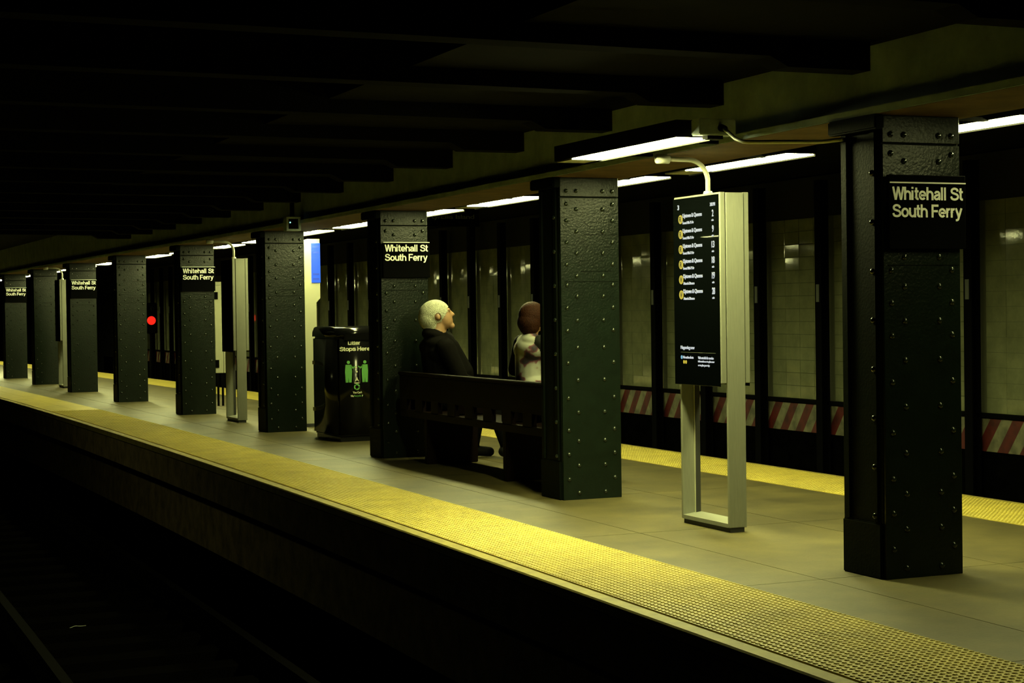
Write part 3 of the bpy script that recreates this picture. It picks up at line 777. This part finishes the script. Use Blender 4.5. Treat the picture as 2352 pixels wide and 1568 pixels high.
# ---- white-haired man, head in profile, leaning back
HC = Vector((5.745, 15.26, 1.357))
def mp(x, z, y=0.): return HC + Vector((x, y, z))
hy = Matrix.Rotation(math.radians(-14), 3, 'Z')            # the head turns a little towards the near end
def hp(x, z, y=0.): return HC + hy @ Vector((x, y, z))
tilt = hy @ Matrix.Rotation(math.radians(-16), 3, 'Y')
man = [('e', hp(-.022, .018), (.138, .108, .118), tilt, 'hair'),
       ('e', hp(-.065, -.03), (.098, .098, .108), tilt, 'hair'), ('e', hp(-.045, -.10), (.062, .078, .055), I3, 'hair'),
       ('e', mp(-.03, -.185), (.105, .115, .055), Matrix.Rotation(math.radians(14), 3, 'Y'), 'jacket'), ('c', mp(-.06, -.17), .07, mp(.02, -.23), .10, 'jacket'),
       ('e', hp(.062, -.022), (.082, .082, .112), tilt, 'skin'),
       ('e', hp(.085, -.080), (.066, .062, .046), tilt, 'skin'),
       ('c', hp(.142, -.100, -.012), .029, hp(.142, -.100, .012), .029, 'skin'), ('e', hp(.075, -.055), (.08, .074, .07), tilt, 'skin'),
       ('c', hp(.120, .042), .012, hp(.158, .006), .016, 'skin'), ('c', hp(.138, -.002, -.014), .012, hp(.138, -.002, .014), .012, 'skin'),
       ('c', hp(.132, -.036, -.022), .013, hp(.132, -.036, .022), .013, 'skin'), ('c', hp(.134, -.057, -.020), .013, hp(.134, -.057, .020), .013, 'skin'),
       ('c', hp(.108, .050, -.045), .018, hp(.108, .050, .045), .018, 'skin'),
       ('e', hp(.0, -.015, -.108), (.022, .012, .032), tilt, 'skin'), ('e', hp(.0, -.015, .108), (.022, .012, .032), tilt, 'skin'),
       ('c', hp(.015, -.07), .074, mp(-.005, -.21), .082, 'skin'),
       ('c', mp(.055, -.185), .060, mp(.12, -.215), .045, 'shirt'),
       ('e', mp(-.0, -.27), (.13, .20, .085), I3, 'jacket'),
       ('c', mp(.03, -.34), .175, mp(.09, -.60), .205, 'jacket'),
       ('c', mp(.09, -.34), .135, mp(.16, -.56), .185, 'jacket'),
       ('e', mp(.02, -.35), (.15, .245, .13), I3, 'jacket'),
       ('e', mp(.02, -.74), (.20, .22, .145), I3, 'trousers')]
for s in (-1, 1):
    sh = mp(.0, -.30, s * .225); el = mp(.13, -.60, s * .285); wr = mp(.37, -.66, s * .16)
    man += [('c', sh, .082, el, .062, 'jacket'), ('c', el, .060, wr, .043, 'jacket')]
    man += hand(wr + Vector((.02, 0, -.005)), (1, -s * .25, -.15), (0, -s, 0), (0, 0, 1), 1.12)
    hip = mp(.02, -.76, s * .11); kn = mp(.48, -.775, s * .15); an = mp(.52 - .11 * s, -1.25, s * .15)
    man += [('c', hip, .115, kn, .080, 'trousers'), ('c', kn, .078, an, .050, 'trousers')]
    man += [('c', an + Vector((-.03, 0, -.04)), .048, an + Vector((.17, 0, -.062)), .040, 'shoe%d' % s)]
t = empty('person', (5.745, 15.26, .47)); inv = Matrix.Translation((-5.745, -15.26, -.47))
body = build_person(t, man, [('hair', {'hair'}, M_HAIRW, .010), ('jacket', {'jacket'}, M_JACKET, .010), ('shirt_collar', {'shirt'}, M_CARDI, .006),
                             ('trousers', {'trousers'}, M_TROUS, .007), ('shoe', {'shoe1'}, M_SHOE, .006), ('shoe', {'shoe-1'}, M_SHOE, .006)], M_SKIN)
for s in (-1, 1):
    bm = bmesh.new(); bmesh.ops.create_icosphere(bm, subdivisions=2, radius=.013, matrix=Matrix.Translation(hp(.106, .020, s * .034)))
    mobj('eye', bm_mesh('eye', bm, True), M_EYEW, t)
for c in t.children: c.data.transform(inv)
tag(t, 'white-haired person in a dark jacket seated on the bench, head in profile', 'person')

# ---- auburn-haired person, seen from behind, half hidden by the column
WC = Vector((5.80, 13.16, 1.338))
def wp(x, z, y=0.): return WC + Vector((x, y, z))
wo = [('e', wp(-.005, .012), (.105, .090, .105), I3, 'hair'), ('e', wp(-.03, -.04), (.09, .09, .09), I3, 'hair'), ('e', wp(-.03, -.085), (.07, .08, .06), I3, 'hair'),
      ('e', wp(.045, -.02), (.062, .068, .095), I3, 'skin'), ('e', wp(.06, -.085), (.042, .045, .032), I3, 'skin'),
      ('c', wp(.105, .01), .008, wp(.118, -.02), .012, 'skin'), ('c', wp(.098, -.058, -.015), .009, wp(.098, -.058, .015), .009, 'skin'),
      ('c', wp(.008, -.07), .048, wp(-.01, -.15), .052, 'skin'),
      ('e', wp(-.03, -.20), (.085, .155, .06), I3, 'top'),
      ('c', wp(-.03, -.26), .115, wp(-.02, -.50), .125, 'top'), ('e', wp(-.035, -.27), (.11, .175, .10), I3, 'top'),
      ('c', wp(.03, -.29, -.06), .075, wp(.03, -.29, .06), .075, 'top'),
      ('e', wp(.0, -.66), (.155, .185, .17), I3, 'trousers'), ('e', wp(-.015, -.55), (.13, .16, .10), I3, 'top')]
for s in (-1, 1):
    sh = wp(-.03 if s > 0 else .01, -.215, s * (.165 if s > 0 else .14)); el = wp(-.075, -.44, .225) if s > 0 else wp(.14, -.42, -.15); wr = wp(.19, -.53, s * .12) if s > 0 else wp(.30, -.52, -.08)
    wo += [('c', sh, .062, el, .046, 'sleeve%d' % s), ('c', el, .045, wr, .032, 'sleeve%d' % s)]
    wo += hand(wr + Vector((.015, 0, 0)), (1, -s * .3, -.2), (0, -s, 0), (0, 0, 1), .95)
    hip = wp(.02, -.74, s * .09); kn = wp(.46, -.78, s * .10); an = wp(.42, -1.24, s * .11)
    wo += [('c', hip, .10, kn, .066, 'trousers'), ('c', kn, .064, an, .042, 'trousers'), ('c', an + Vector((-.02, 0, -.045)), .04, an + Vector((.15, 0, -.06)), .033, 'shoe%d' % s)]
t2 = empty('person', (5.80, 13.16, .47)); inv = Matrix.Translation((-5.80, -13.16, -.47))
build_person(t2, wo, [('hair', {'hair'}, M_HAIRR, .012), ('blouse', {'top'}, M_PRINT, .008), ('sleeve', {'sleeve1'}, M_CARDI, .008), ('sleeve', {'sleeve-1'}, M_CARDI, .008),
                      ('trousers', {'trousers'}, M_TROUS, .006), ('shoe', {'shoe1'}, M_SHOE, .005), ('shoe', {'shoe-1'}, M_SHOE, .005)], M_SKINW)
for s in (-1, 1):
    bm = bmesh.new(); bmesh.ops.create_icosphere(bm, subdivisions=2, radius=.011, matrix=Matrix.Translation(wp(.088, .012, s * .032)))
    mobj('eye', bm_mesh('eye', bm, True), M_EYEW, t2)
for c in t2.children: c.data.transform(inv)
tag(t2, 'auburn-haired person in a white patterned top seated on the bench, half behind a column', 'person')
